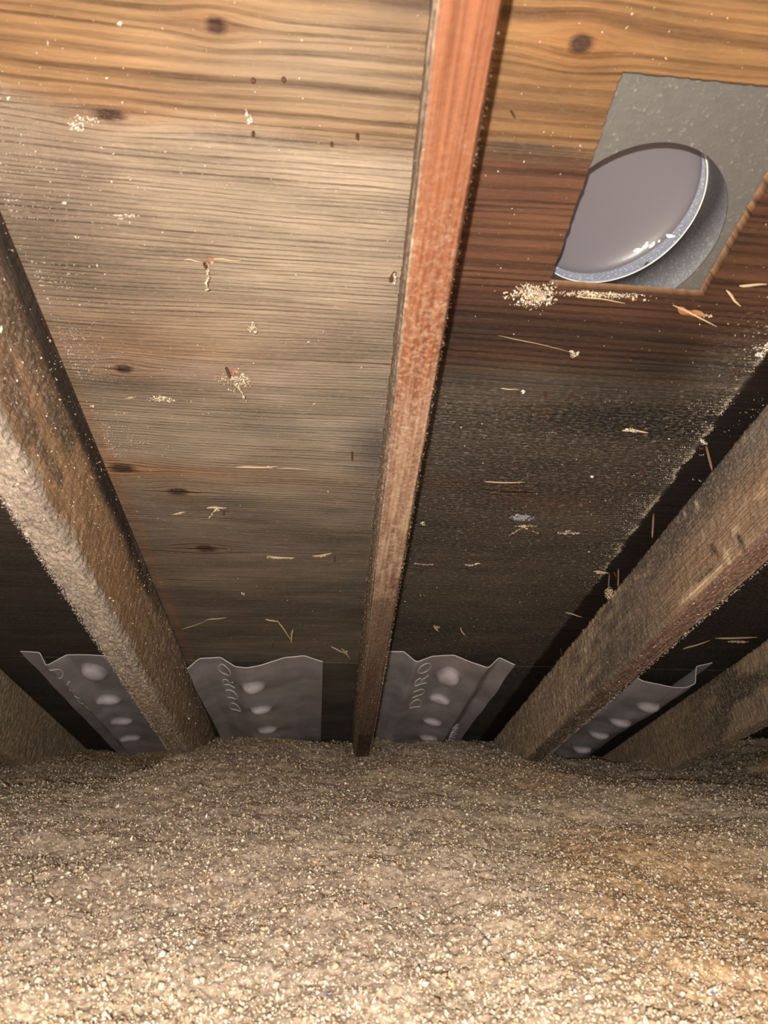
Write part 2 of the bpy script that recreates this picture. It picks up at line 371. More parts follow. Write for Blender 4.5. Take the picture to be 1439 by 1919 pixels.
def ladder(a, b, must, step_fn):
    xs = [a]
    while xs[-1] < b: xs.append(xs[-1] + step_fn(xs[-1]))
    xs[-1] = b; xs = np.array(xs)
    for m in must:
        if a < m < b: xs[np.argmin(np.abs(xs - m))] = m
    return np.unique(xs)
def deck_panel(u0, u1, v0, v1, fine=True):
    us = ladder(u0, u1, [HU0, HU1], (lambda q: 0.0035 + 0.004 * max(0, q)) if fine else (lambda q: .2))
    vs = ladder(v0, v1, [HV0, HV1], (lambda q: 0.0045 if -.35 < q < .56 else .012) if fine else (lambda q: .2))
    V, U = np.meshgrid(vs, us); c, e = deck_colours(V, U)
    nr, nc = V.shape
    inside_v = (V > HV0 - 1e-6) & (V < HV1 + 1e-6); inside_u = (U > HU0 - 1e-6) & (U < HU1 + 1e-6)
    onedge = inside_v & inside_u
    jit = (rng.random(V.shape) - .5)
    Vj = V + np.where(onedge, jit * .0016, 0); Uj = U + np.where(onedge, np.roll(jit, 1) * .0010, 0)
    cu = (us[:-1] + us[1:]) / 2; cv = (vs[:-1] + vs[1:]) / 2
    CV, CU = np.meshgrid(cv, cu)
    keep = ~((CV > HV0) & (CV < HV1) & (CU > HU0) & (CU < HU1)) if fine else np.ones(CV.shape, bool)
    wob = 0.0012 * (fbm(V * 6, U * 8, 31) - .5)
    q = grid_faces(nr, nc, keep)
    bot = np.stack([Vj, Uj, wob], -1).reshape(-1, 3); top = bot.copy(); top[:, 2] = -0.012
    # walls where a kept cell meets nothing
    kp = np.pad(keep, 1); walls = []
    I, J = np.nonzero(keep); n = nr * nc
    for di, dj, a, b in ((-1, 0, (0, 0), (0, 1)), (1, 0, (1, 1), (1, 0)), (0, -1, (1, 0), (0, 0)), (0, 1, (0, 1), (1, 1))):
        m = ~kp[I + 1 + di, J + 1 + dj]; i = I[m]; j = J[m]
        A = (i + a[0]) * nc + j + a[1]; B = (i + b[0]) * nc + j + b[1]
        walls.append(np.stack([A, B, B + n, A + n], -1))
    wl = np.concatenate(walls)
    # local frame is across / downslope / into the room
    verts = np.concatenate([bot, top]); ctop = np.zeros_like(c) + np.array([.30, .17, .09])
    cc = np.concatenate([c.reshape(-1, 3), ctop.reshape(-1, 3)]); ee = np.concatenate([e.reshape(-1, 3), np.tile([.5, .1, .6], (n, 1))])
    used = np.unique(np.concatenate([q.ravel(), (q + n).ravel(), wl.ravel()])); mp = np.full(2 * n, -1); mp[used] = np.arange(len(used))
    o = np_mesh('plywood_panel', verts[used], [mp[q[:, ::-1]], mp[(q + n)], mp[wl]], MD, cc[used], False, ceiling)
    a = o.data.color_attributes.new('wear', 'FLOAT_COLOR', 'POINT'); f = np.ones((len(used), 4), np.float32); f[:, :3] = ee[used]
    a.data.foreach_set('color', f.ravel())
    kf = np.tile([.5, 0, 0], (2 * n, 1)).astype(float); kf[:n] = knot_field(V, U).reshape(-1, 3)
    a = o.data.color_attributes.new('knot', 'FLOAT_COLOR', 'POINT'); f = np.ones((len(used), 4), np.float32); f[:, :3] = kf[used]
    a.data.foreach_set('color', f.ravel()); return o
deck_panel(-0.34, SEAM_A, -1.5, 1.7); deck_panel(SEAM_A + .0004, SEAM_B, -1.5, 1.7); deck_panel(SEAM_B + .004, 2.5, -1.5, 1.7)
deck_panel(-1.45, -.342, -1.5, 1.7, False)

# ------------------------------------------------------------------ the rest of the attic shell
def slab(name, verts, faces, kind='structure'):
    me = bpy.data.meshes.new(name); me.from_pydata([tuple(map(float, v)) for v in verts], [], faces); me.materials.append(MShell)
    o = bpy.data.objects.new(name, me); COL.objects.link(o); o['kind'] = kind; return o
BOXF = [(0, 1, 2, 3), (7, 6, 5, 4), (0, 4, 5, 1), (1, 5, 6, 2), (2, 6, 7, 3), (3, 7, 4, 0)]
def boxv(x0, x1, y0, y1, z0, z1):
    return [(x0, y0, z0), (x0, y1, z0), (x1, y1, z0), (x1, y0, z0), (x0, y0, z1), (x0, y1, z1), (x1, y1, z1), (x1, y0, z1)]
slab('floor', boxv(-1.6, 1.8, -1.2, 2.6, -.03, 0), BOXF)
def wedge(x0, x1, y0, y1):
    zt = lambda y: ZC + (H / math.cos(PITCH)) - y * math.tan(PITCH) - 0.002
    v = boxv(x0, x1, y0, y1, 0, 0)
    return v[:4] + [(x0, y0, zt(y0)), (x0, y1, zt(y1)), (x1, y1, zt(y1)), (x1, y0, zt(y0))]
slab('wall_left', wedge(-1.50, -1.46, -1.15, 2.50), BOXF); slab('wall_right', wedge(1.66, 1.70, -1.15, 2.50), BOXF)
slab('wall_back', wedge(-1.46, 1.66, -1.15, -1.11), BOXF)

# ------------------------------------------------------------------ flakes (shared by insulation, fuzz and clumps)
PAL = np.array([(.78, .66, .50), (.66, .54, .39), (.86, .77, .63), (.52, .40, .28), (.55, .50, .43), (.70, .52, .33), (.36, .26, .17), (.66, .45, .24)])
PALW = np.array([.24, .22, .12, .14, .08, .09, .08, .03])
OCT = np.array([(1, 0, 0), (0, 1, 0), (-1, 0, 0), (0, -1, 0), (0, 0, 1), (0, 0, -1)], float)
OCF = np.array([(0, 1, 4), (1, 2, 4), (2, 3, 4), (3, 0, 4), (1, 0, 5), (2, 1, 5), (3, 2, 5), (0, 3, 5)])
def flakes(name, P, size, mat=MF, aspect=(.35, 1.0), flat=.28, colours=None, parent=None, tilt=None, smooth=True):
    n = len(P); P = np.asarray(P, float); size = np.broadcast_to(size, (n,))
    a = rng.normal(size=(n, 3)); a /= np.linalg.norm(a, axis=1)[:, None]
    if tilt is not None: a = a * tilt + 0; a /= np.linalg.norm(a, axis=1)[:, None] + 1e-9
    b = rng.normal(size=(n, 3)); b -= (b * a).sum(1)[:, None] * a; b /= np.linalg.norm(b, axis=1)[:, None]
    c = np.cross(a, b)
    sa = size[:, None, None]; asp = rng.uniform(*aspect, n)[:, None, None]
    o = OCT[None] * (1 + rng.uniform(-.35, .35, (n, 6, 1)))
    v = P[:, None, :] + sa * (o[..., 0:1] * a[:, None] + o[..., 1:2] * asp * b[:, None] + o[..., 2:3] * flat * c[:, None])
    if colours is None:
        k = rng.choice(len(PAL), n, p=PALW); colours = PAL[k] * rng.uniform(.75, 1.2, (n, 1))
    f = OCF[None] + (np.arange(n) * 6)[:, None, None]
    ob = np_mesh(name, v.reshape(-1, 3), f.reshape(-1, 3), mat, np.repeat(colours, 6, 0), smooth, parent)
    return ob

# ------------------------------------------------------------------ blown insulation
def ground_z(x, y):
    z = np.full(np.shape(x), ZC - 0.205) - .040 * sst(1.35, .55, y)
    z = z + 0.020 * (fbm(x * 2.2 + 5, y * 2.2, 41) - .5) + 0.016 * (fbm(x * 7, y * 7, 42) - .5) * 2
    far = sst(1.05, 1.5, y); end = sst(1.5, 2.05, y)
    z = z - .014 * end
    z = z - .045 * sst(-.30, -.42, x) * far - .005 * G(x, y, -.75, 1.9, .2, .2)
    z = z - (.030 * far + .016 * end) * sst(.44, .62, x) - .012 * sst(.60, .85, x) * far * (1 - sst(1.0, 1.25, x))
    z = z + (.045 * far + .030 * end) * sst(1.0, 1.35, x)
    z = z + 0.010 * G(x, y, -.16, 1.8, .16, .15) + 0.010 * G(x, y, .36, 1.75, .10, .15) - .012 * G(x, y, .08, 1.5, .05, .12)
    z = z - 0.010 * G(x, y, .12, .62, .05, .35)
    return z
def fine_z(x, y):
    return 0.008 * (fbm(x * 30, y * 30, 51, 3) - .5) + 0.0045 * (fbm(x * 120, y * 120, 55, 3) - .5) + 0.0022 * (noise(x * 420, y * 420, 58) - .5)
ys = [0.20]
while ys[-1] < 2.42: ys.append(ys[-1] * 1.0041)
ys = np.array(ys); ss = np.concatenate([np.linspace(-2.2, -.72, 60, False), np.linspace(-.72, .80, 560, False), np.linspace(.80, 2.4, 60)])
S_, Y_ = np.meshgrid(ss, ys); X_ = np.clip(S_ * (Y_ + .0), -1.445, 1.645) 
# keep far columns from collapsing at the side walls
X_ = np.where(np.abs(S_ * Y_) > 1.44, np.clip(S_ * Y_, -1.445, 1.645), S_ * Y_)
Z_ = ground_z(X_, Y_) + fine_z(X_, Y_)
Zroof = ZC + H / math.cos(PITCH) - Y_ * math.tan(PITCH) - .004
Z_ = np.minimum(Z_, Zroof)
def ground_tint(x, y):
    n = fbm(x * 6, y * 6, 61); m = fbm(x * 2.5, y * 2.5, 66)
    c = np.ones(np.shape(x) + (3,)) * (0.80 + .45 * n)[..., None]
    c = c * mixc(np.ones(c.shape), (1.12, .96, .74), sst(.5, .75, m)) * mixc(np.ones(c.shape), (.86, .86, .90), sst(.5, .30, m))
    return c
wedge_v = np.stack([X_, Y_, Z_], -1).reshape(-1, 3); wf = grid_faces(*X_.shape)[:, ::-1]
# coarse fill everywhere else, a little lower
gx = np.linspace(-1.445, 1.645, 60); gy = np.linspace(-1.10, 2.4, 60); GX, GY = np.meshgrid(gx, gy)
wedgein = (np.abs(GX) < 2.0 * GY) & (GY > .26)
GZ = ground_z(GX, GY) - .004 - .03 * wedgein; GZ = np.minimum(GZ, ZC + H / math.cos(PITCH) - GY * math.tan(PITCH) - .01)
cv_ = np.stack([GX, GY, GZ], -1).reshape(-1, 3)
ins = np_mesh('loose_insulation', np.concatenate([wedge_v, cv_]), [wf, grid_faces(60, 60, base=len(wedge_v))[:, ::-1]], MI,
              np.concatenate([ground_tint(X_, Y_).reshape(-1, 3), ground_tint(GX, GY).reshape(-1, 3)]), True)
tag(ins, 'tan brown blown cellulose insulation covering the attic floor', 'insulation', kind='stuff')
# flakes lying on it
NFL = 85000
fy = np.exp(rng.uniform(math.log(.28), math.log(2.05), NFL)); fs = rng.uniform(-.72, .80, NFL); fx = fs * fy
ok = fx < 1.6; fx, fy = fx[ok], fy[ok]
fz = ground_z(fx, fy) + fine_z(fx, fy)
fsz = np.exp(rng.normal(math.log(.00175), .42, len(fx))) * (0.8 + .22 * fy)
fl = flakes('paper_flakes', np.stack([fx, fy, fz + fsz * .15], -1), np.clip(fsz, .0007, .0052), parent=ins,
            colours=None, flat=.35)
tag(fl, 'pale shredded paper flakes', kind='stuff')

# ------------------------------------------------------------------ rafters
def beam(u0, u1, vl, wid, w0, w1, colour_fn, lean, label, cat='rafter', nseg=900, ns=(30, 20)):
    """vl: function of u giving the left side; profile runs deck -> left side -> bottom -> right side"""
    us = np.linspace(0, 1, nseg) ** 0.9 * (u1 - u0) + u0
    nsd, nb = ns
    # s in 0..1 left, 1..2 bottom, 2..3 right, 3..4 top
    s = np.concatenate([np.linspace(0, 1, nsd, False), np.linspace(1, 2, nb, False), np.linspace(2, 3, nsd, False), np.linspace(3, 4, 3, False)])
    S, U = np.meshgrid(s, us); dep = w1 - w0; r = 0.0025
    a = np.clip(S, 0, 1); b = np.clip(S - 1, 0, 1); c = np.clip(S - 2, 0, 1); d = np.clip(S - 3, 0, 1)
    V = vl(U) + wid * (b - d); Wd = w0 + dep * (a - c)
    face = np.floor(S).astype(int); face[S < 1] = 0
    nv = np.where(S < 1, -1, np.where(S < 2, 0, np.where(S < 3, 1, 0))) * 1.0; nw = np.where((S >= 1) & (S < 2), 1.0, 0.0)
    # eased arrises
    near = np.minimum(np.abs(S - 1), np.abs(S - 2)); e = np.clip(1 - near / .05, 0, 1) ** 2 * r
    V = V + e * np.where(np.abs(S - 1) < .1, 1, -1) * (np.minimum(np.abs(S - 1), np.abs(S - 2)) < .1); Wd = Wd - e * .7
    col, wear, fuzz = colour_fn(U, face, V - vl(U), Wd)
    if lean is not None: V = V + lean(U) * (1 - (Wd - w0) / dep)
    dn = (fbm(U * 45, S * (4.0 if True else 1), 71, 3) - .35) * .0022 * fuzz + (fbm(U * 260, S * 22, 75, 2) - .4) * .0036 * fuzz
    V = V + nv * dn; Wd = Wd + nw * dn
    o_v, o_u = float(vl(np.array(u0))), u0
    P = np.stack([V - o_v, U - o_u, Wd - w0], -1).reshape(-1, 3)
    n = S.shape[1]; q = grid_faces(nseg, n, closed=True)
    capi = np.arange(n); cen = P[:n].mean(0); cen2 = P[-n:].mean(0); nvt = len(P)
    P = np.concatenate([P, [cen, cen2]])
    c1 = np.stack([capi, np.full(n, nvt), (capi + 1) % n], -1); c2 = np.stack([capi + (nseg - 1) * n, (capi + 1) % n + (nseg - 1) * n, np.full(n, nvt + 1)], -1)
    cc = np.concatenate([col.reshape(-1, 3), [[.1, .07, .05]] * 2]); ee = np.concatenate([wear.reshape(-1, 3), [[.5, .2, 0]] * 2])
    ob = np_mesh('roof_rafter', P, [q, c1, c2], MR, cc, True)
    at = ob.data.color_attributes.new('wear', 'FLOAT_COLOR', 'POINT'); f = np.ones((len(P), 4), np.float32); f[:, :3] = ee
    at.data.foreach_set('color', f.ravel())
    roof_obj(ob, u0, o_v, w0); tag(ob, label, cat)
    ob['_u0'] = 0
    del ob['_u0']
    return ob
def base(U, c): return np.zeros(U.shape + (3,)) + np.array(c)
TAN = (.40, .31, .22)
# left rafter: right side and under face in view
def colA(U, face, dv, w):
    n = fbm(U * 18, w * 50 + dv * 50, 81); n2 = fbm(U * 6, w * 20, 85)
    c = base(U, (.30, .185, .10)); gl = np.full(U.shape, .5); dust = .35 + .25 * n; fz = np.full(U.shape, .8)
    side = face == 2
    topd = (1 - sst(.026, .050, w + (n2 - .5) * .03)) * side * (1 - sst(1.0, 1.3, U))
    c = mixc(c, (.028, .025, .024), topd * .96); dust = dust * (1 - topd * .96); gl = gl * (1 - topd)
    dk_ = sst(.45, .62, n2) * side * (U < .55); c = mixc(c, (.075, .055, .045), dk_ * .8)
    bot = (face == 1) * 1.0 + side * sst(.118, .134, w + (n - .5) * .03)
    bot = np.clip(bot, 0, 1); c = mixc(c, (.37, .325, .285), bot * .95); fz = fz + bot * 1.0; dust = dust + bot * .3; gl = gl * (1 - bot)
    low = sst(.75, 1.15, U + (n - .5) * .3); c = mixc(c, (.29, .215, .14), low * .9); fz = fz + low * .5; gl = gl * (1 - low * .7)
    mot = sst(.5, .66, fbm(U * 40, w * 60 + dv * 60, 88)); c = mixc(c, (.17, .14, .14), mot * bot * .45)
    c = c * (.72 + .5 * n)[..., None]
    return c, np.stack([np.full(U.shape, .35), np.clip(dust, 0, 1), np.clip(gl * .8, 0, 1)], -1), fz
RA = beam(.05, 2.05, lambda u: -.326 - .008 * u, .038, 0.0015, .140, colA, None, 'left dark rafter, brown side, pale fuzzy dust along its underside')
# middle rafter: almost edge on
def colB(U, face, dv, w):
    n = fbm(U * 22, dv * 130 + w * 60, 91); n2 = fbm(U * 9, dv * 40 + w * 30, 95)
    c = base(U, (.155, .060, .028)); dust = np.full(U.shape, .02) + .28 * sst(.12, .32, U); fz = np.full(U.shape, .15) + .5 * sst(.2, .45, U); g = np.full(U.shape, .75)
    d = sst(.30, .46, U + (n - .5) * .25) * .75; c = mixc(c, (.235, .155, .11), d); 
    c = mixc(c, (.31, .235, .16), sst(.42, .52, n) * sst(.45, .58, U) * .75)
    pur = sst(.5, .62, fbm(U * 30, dv * 120, 97)) * sst(.5, .62, U) * sst(.0, .03, dv); c = mixc(c, (.14, .065, .055), pur * .75)
    lo = sst(.695, .735, U + (n - .5) * .06); c = mixc(c, (.12, .078, .052), lo * .92); dust = dust * (1 - lo * .55); fz = fz * (1 - lo * .5)
    c = mixc(c, (.05, .033, .024), sst(1.30, 1.32, U + (n - .5) * .03) * (1 - sst(1.40, 1.45, U)) * .6)
    left = (face == 0) * 1.0 + (face == 1) * (1 - sst(.0015, .004, dv)) * 1.0; left = np.clip(left, 0, 1)
    c = mixc(c, (.24, .20, .155), left * (.85)); fz = fz * .6 + left * .35; dust = dust + left * .4
    c = mixc(c, (.25, .185, .12), left * sst(.7, 1.2, U) * .8)
    c = c * (.82 + .34 * n)[..., None]
    return c, np.stack([g, np.clip(dust, 0, 1), np.zeros(U.shape)], -1), fz
RB = beam(-.02, 2.1, lambda u: .037 + .024 * u, .0345, 0.0015, .140, colB, lambda u: .0135 - .010 * u, 'middle rafter seen from below, clean reddish orange at its upper end')
# right rafter, dropped clear of the deck
GC = .045
def side_hit(px, py, v):
    r = np.array([px - CX, py - CY, F]); p = r * (v / (r @ D2c)); return p @ D1c, H - p @ Nc
def streak(U, w, x0, y0, x1, y1, rad):
    a = np.array(side_hit(x0, y0, .458)); b = np.array(side_hit(x1, y1, .458)); d = b - a; L = d @ d
    t = np.clip(((U - a[0]) * d[0] + (w - a[1]) * d[1]) / L, 0, 1)
    q = np.hypot(U - a[0] - t * d[0], (w - a[1] - t * d[1])); return np.exp(-(q / (rad * (.35 + .65 * np.sin(math.pi * np.clip(t, .05, .95))))) ** 2)
def colC(U, face, dv, w):
    n = fbm(U * 26, w * 70 + dv * 60, 101); n2 = fbm(U * 5, w * 26, 105)
    c = base(U, (.125, .10, .082)); dust = np.full(U.shape, .42); fz = np.full(U.shape, .7); g = np.full(U.shape, .4); gl = np.full(U.shape, .12)
    side = face == 0
    warm = side * sst(.06, .12, w) * (1 - sst(.65, .85, U)); c = mixc(c, (.30, .20, .125), warm * .85); g = g + warm * .4
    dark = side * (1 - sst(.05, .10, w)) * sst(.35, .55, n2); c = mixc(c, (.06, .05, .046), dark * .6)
    for (x0, y0, x1, y1, rad, cl, am) in [(1274, 1130, 1352, 1062, .0060, (.70, .54, .36), 1), (1300, 1130, 1340, 1085, .0022, (.60, .46, .30), .8), (1358, 1030, 1368, 1056, .006, (.62, .50, .36), .9),
            (1374, 1000, 1382, 985, .0045, (.62, .50, .36), .9), (1384, 1000, 1394, 1032, .0040, (.035, .028, .022), .95), (1394, 1032, 1412, 1022, .0025, (.035, .028, .022), .9),
            (1333, 1022, 1345, 1040, .006, (.04, .03, .025), .85), (1305, 1092, 1340, 1062, .0022, (.03, .024, .02), .8), (1305, 940, 1309, 955, .003, (.55, .46, .36), .8),
            (1282, 960, 1284, 966, .0025, (.5, .42, .33), .8), (1316, 995, 1320, 1010, .003, (.45, .38, .30), .6), (1420, 935, 1437, 920, .005, (.52, .38, .24), .6)]:
        c = mixc(c, cl, np.clip(side * streak(U, w, x0, y0, x1, y1, rad) * 1.3, 0, 1) * am)
    low = sst(.80, 1.15, U + (n - .5) * .35 + (.10 - w) * 2); c = mixc(c, (.36, .27, .175), low * .85); dust = dust + low * .25; fz = fz + low * .8
    bot = (face == 1); c = mixc(c, (.17, .095, .075), bot * (1 - low) * .9); g = g + bot * .4; gl = gl + bot * .15
    c = mixc(c, (.06, .045, .035), bot * sst(.9, 1.1, U) * .75)
    c = mixc(c, (.38, .30, .26), bot * sst(.031, .036, dv) * .8)
    c = c * (.70 + .55 * n)[..., None]
    return c, np.stack([np.clip(g, 0, 1), np.clip(dust, 0, 1), gl], -1), fz
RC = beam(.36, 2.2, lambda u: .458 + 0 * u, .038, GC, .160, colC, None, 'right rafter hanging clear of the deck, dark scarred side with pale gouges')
def colD(U, face, dv, w):
    n = fbm(U * 24, w * 60, 111); n2 = fbm(U * 9, w * 26, 115)
    c = base(U, (.32, .235, .15)); dk_ = sst(.42, .62, n2) * (1 - sst(1.2, 1.6, U)); c = mixc(c, (.04, .033, .028), dk_ * .85)
    c = mixc(c, (.30, .23, .16), (face == 1) * .7); c = c * (.75 + .45 * n)[..., None]
    return c, np.stack([np.full(U.shape, .3), np.full(U.shape, .55), np.zeros(U.shape)], -1), np.full(U.shape, 1.3)
RD = beam(.9, 2.25, lambda u: .868 + 0 * u, .038, .020, .145, colD, None, 'far right rafter, stained and dust caked, partly hidden by right rafter')
def colZ(U, face, dv, w):
    n = fbm(U * 24, w * 60, 121)
    c = base(U, (.30, .23, .15)) * (.8 + .4 * n)[..., None]
    return c, np.stack([np.full(U.shape, .2), np.full(U.shape, .5), np.zeros(U.shape)], -1), np.full(U.shape, 1.3)
RZ = beam(1.0, 2.15, lambda u: -.733 + 0 * u, .038, .0015, .140, colZ, None, 'far left rafter end, evenly dust brown, at the left frame edge')

# fuzz and grit on the rafters: local coordinates of each rafter
def fuzz(parent, name, P, size, cols=None, aspect=(.15, .6), label=None):
    o = flakes(name, P, size, colours=cols, parent=parent, aspect=aspect, flat=.22); tag(o, label, kind='stuff'); return o
def tints(n, basec, var=.25): return np.array(basec) * rng.uniform(1 - var, 1 + var, (n, 1))
def Pl(v, u, w): return np.stack([v, u, w], -1)
# A: local v 0..0.038, u from 0.05, w 0..0.1385
n = 12000; u = rng.uniform(.30, 1.85, n); t = rng.random(n)
edge = t < .45
v = np.where(edge, -.008 * u + rng.normal(0, .0016, n), -.008 * u + rng.uniform(0, .038, n)); w = np.where(edge, .1385 + rng.normal(0, .0020, n), .1385 + rng.exponential(.0010, n))
fuzz(RA, 'dust_fuzz', Pl(v, u, w), np.exp(rng.normal(math.log(.0011), .45, n)), tints(n, (.42, .355, .29), .4))
n = 2600; u = rng.uniform(.15, 1.85, n); v = .038 - .008 * u + rng.exponential(.0006, n); w = rng.uniform(.004, .138, n)
fuzz(RA, 'grit', Pl(v, u, w), np.exp(rng.normal(math.log(.00085), .5, n)), None, (.5, 1))
# B
n = 4200; u = rng.uniform(.06, 1.95, n) ** 1.0; u = .06 + (u - .06) ** .8; k = rng.choice(3, n, p=[.45, .33, .22]); vl = .024 * u
v = np.where(k == 0, vl + rng.normal(-.0004, .0012, n), np.where(k == 1, vl + .0345 + rng.normal(0, .0007, n), vl + rng.uniform(0, .0345, n)))
w = np.where(k == 0, rng.uniform(.02, .139, n), np.where(k == 1, .1385 + rng.normal(0, .0008, n), .1387 + 0 * u))
fuzz(RB, 'dust_fuzz', Pl(v, u, w), np.exp(rng.normal(math.log(.0009), .4, n)) * (0.35 + .6 * np.clip(u, 0, 1)), tints(n, (.34, .26, .19)))
# C (local w 0..0.115)
n = 5200; u = rng.uniform(.10, 1.75, n); k = rng.choice(3, n, p=[.30, .25, .45])
v = np.where(k == 0, .038 + rng.normal(0, .0012, n), np.where(k == 1, rng.uniform(0, .038, n), -rng.exponential(.0006, n)))
w = np.where(k == 2, rng.uniform(0, .115, n), .115 + rng.exponential(.0010, n))
keep = (k != 2) | (rng.random(n) < sst(.1, 1.0, u)); v, u, w = v[keep], u[keep], w[keep]
fuzz(RC, 'dust_fuzz', Pl(v, u, w), np.exp(rng.normal(math.log(.0012), .45, len(u))), tints(len(u), (.40, .32, .24)))
for R, sgn, wd in ((RD, 0, .125), (RZ, .038, .1385)):
    n = 1500; u = rng.uniform(.05, 1.2, n); v = sgn + rng.normal(0, .0008, n); w = rng.uniform(0, wd, n)
    fuzz(R, 'dust_fuzz', Pl(v, u, w), np.exp(rng.normal(math.log(.0013), .4, n)), tints(n, (.36, .28, .19)))
n = 900; u = rng.uniform(.1, 1.1, n); v = rng.uniform(0, .038, n); w = .125 + rng.exponential(.0022, n)
fuzz(RD, 'hanging_fibres', Pl(v, u, w), np.exp(rng.normal(math.log(.0018), .4, n)), tints(n, (.32, .25, .18)))

# ------------------------------------------------------------------ baffles
def tube(path, rad, sides=6, taper=None):
    path = np.asarray(path, float); n = len(path); V = []; 
    rad = np.broadcast_to(rad, (n,))
    for i in range(n):
        t = path[min(i + 1, n - 1)] - path[max(i - 1, 0)]; t = t / (np.linalg.norm(t) + 1e-9)
        a = np.cross(t, [0.3, .2, .9]); a /= np.linalg.norm(a) + 1e-9; b = np.cross(t, a)
        for k in range(sides):
            th = 2 * math.pi * k / sides; V.append(path[i] + rad[i] * (math.cos(th) * a + math.sin(th) * b))
    f = grid_faces(n, sides, closed=True)
    V = np.array(V); c0 = len(V); V = np.concatenate([V, [path[0], path[-1]]])
    k = np.arange(sides); t1 = np.stack([(k + 1) % sides, k, np.full(sides, c0)], -1); t2 = np.stack([k + (n - 1) * sides, (k + 1) % sides + (n - 1) * sides, np.full(sides, c0 + 1)], -1)
    return V, f, np.concatenate([t1, t2])
def join(parts):
    V = []; Q = []; T = []; b = 0
    for v, q, t in parts:
        V.append(v); Q.append(q + b); T.append(t + b); b += len(v)
    return np.concatenate(V), [np.concatenate(Q), np.concatenate(T)]
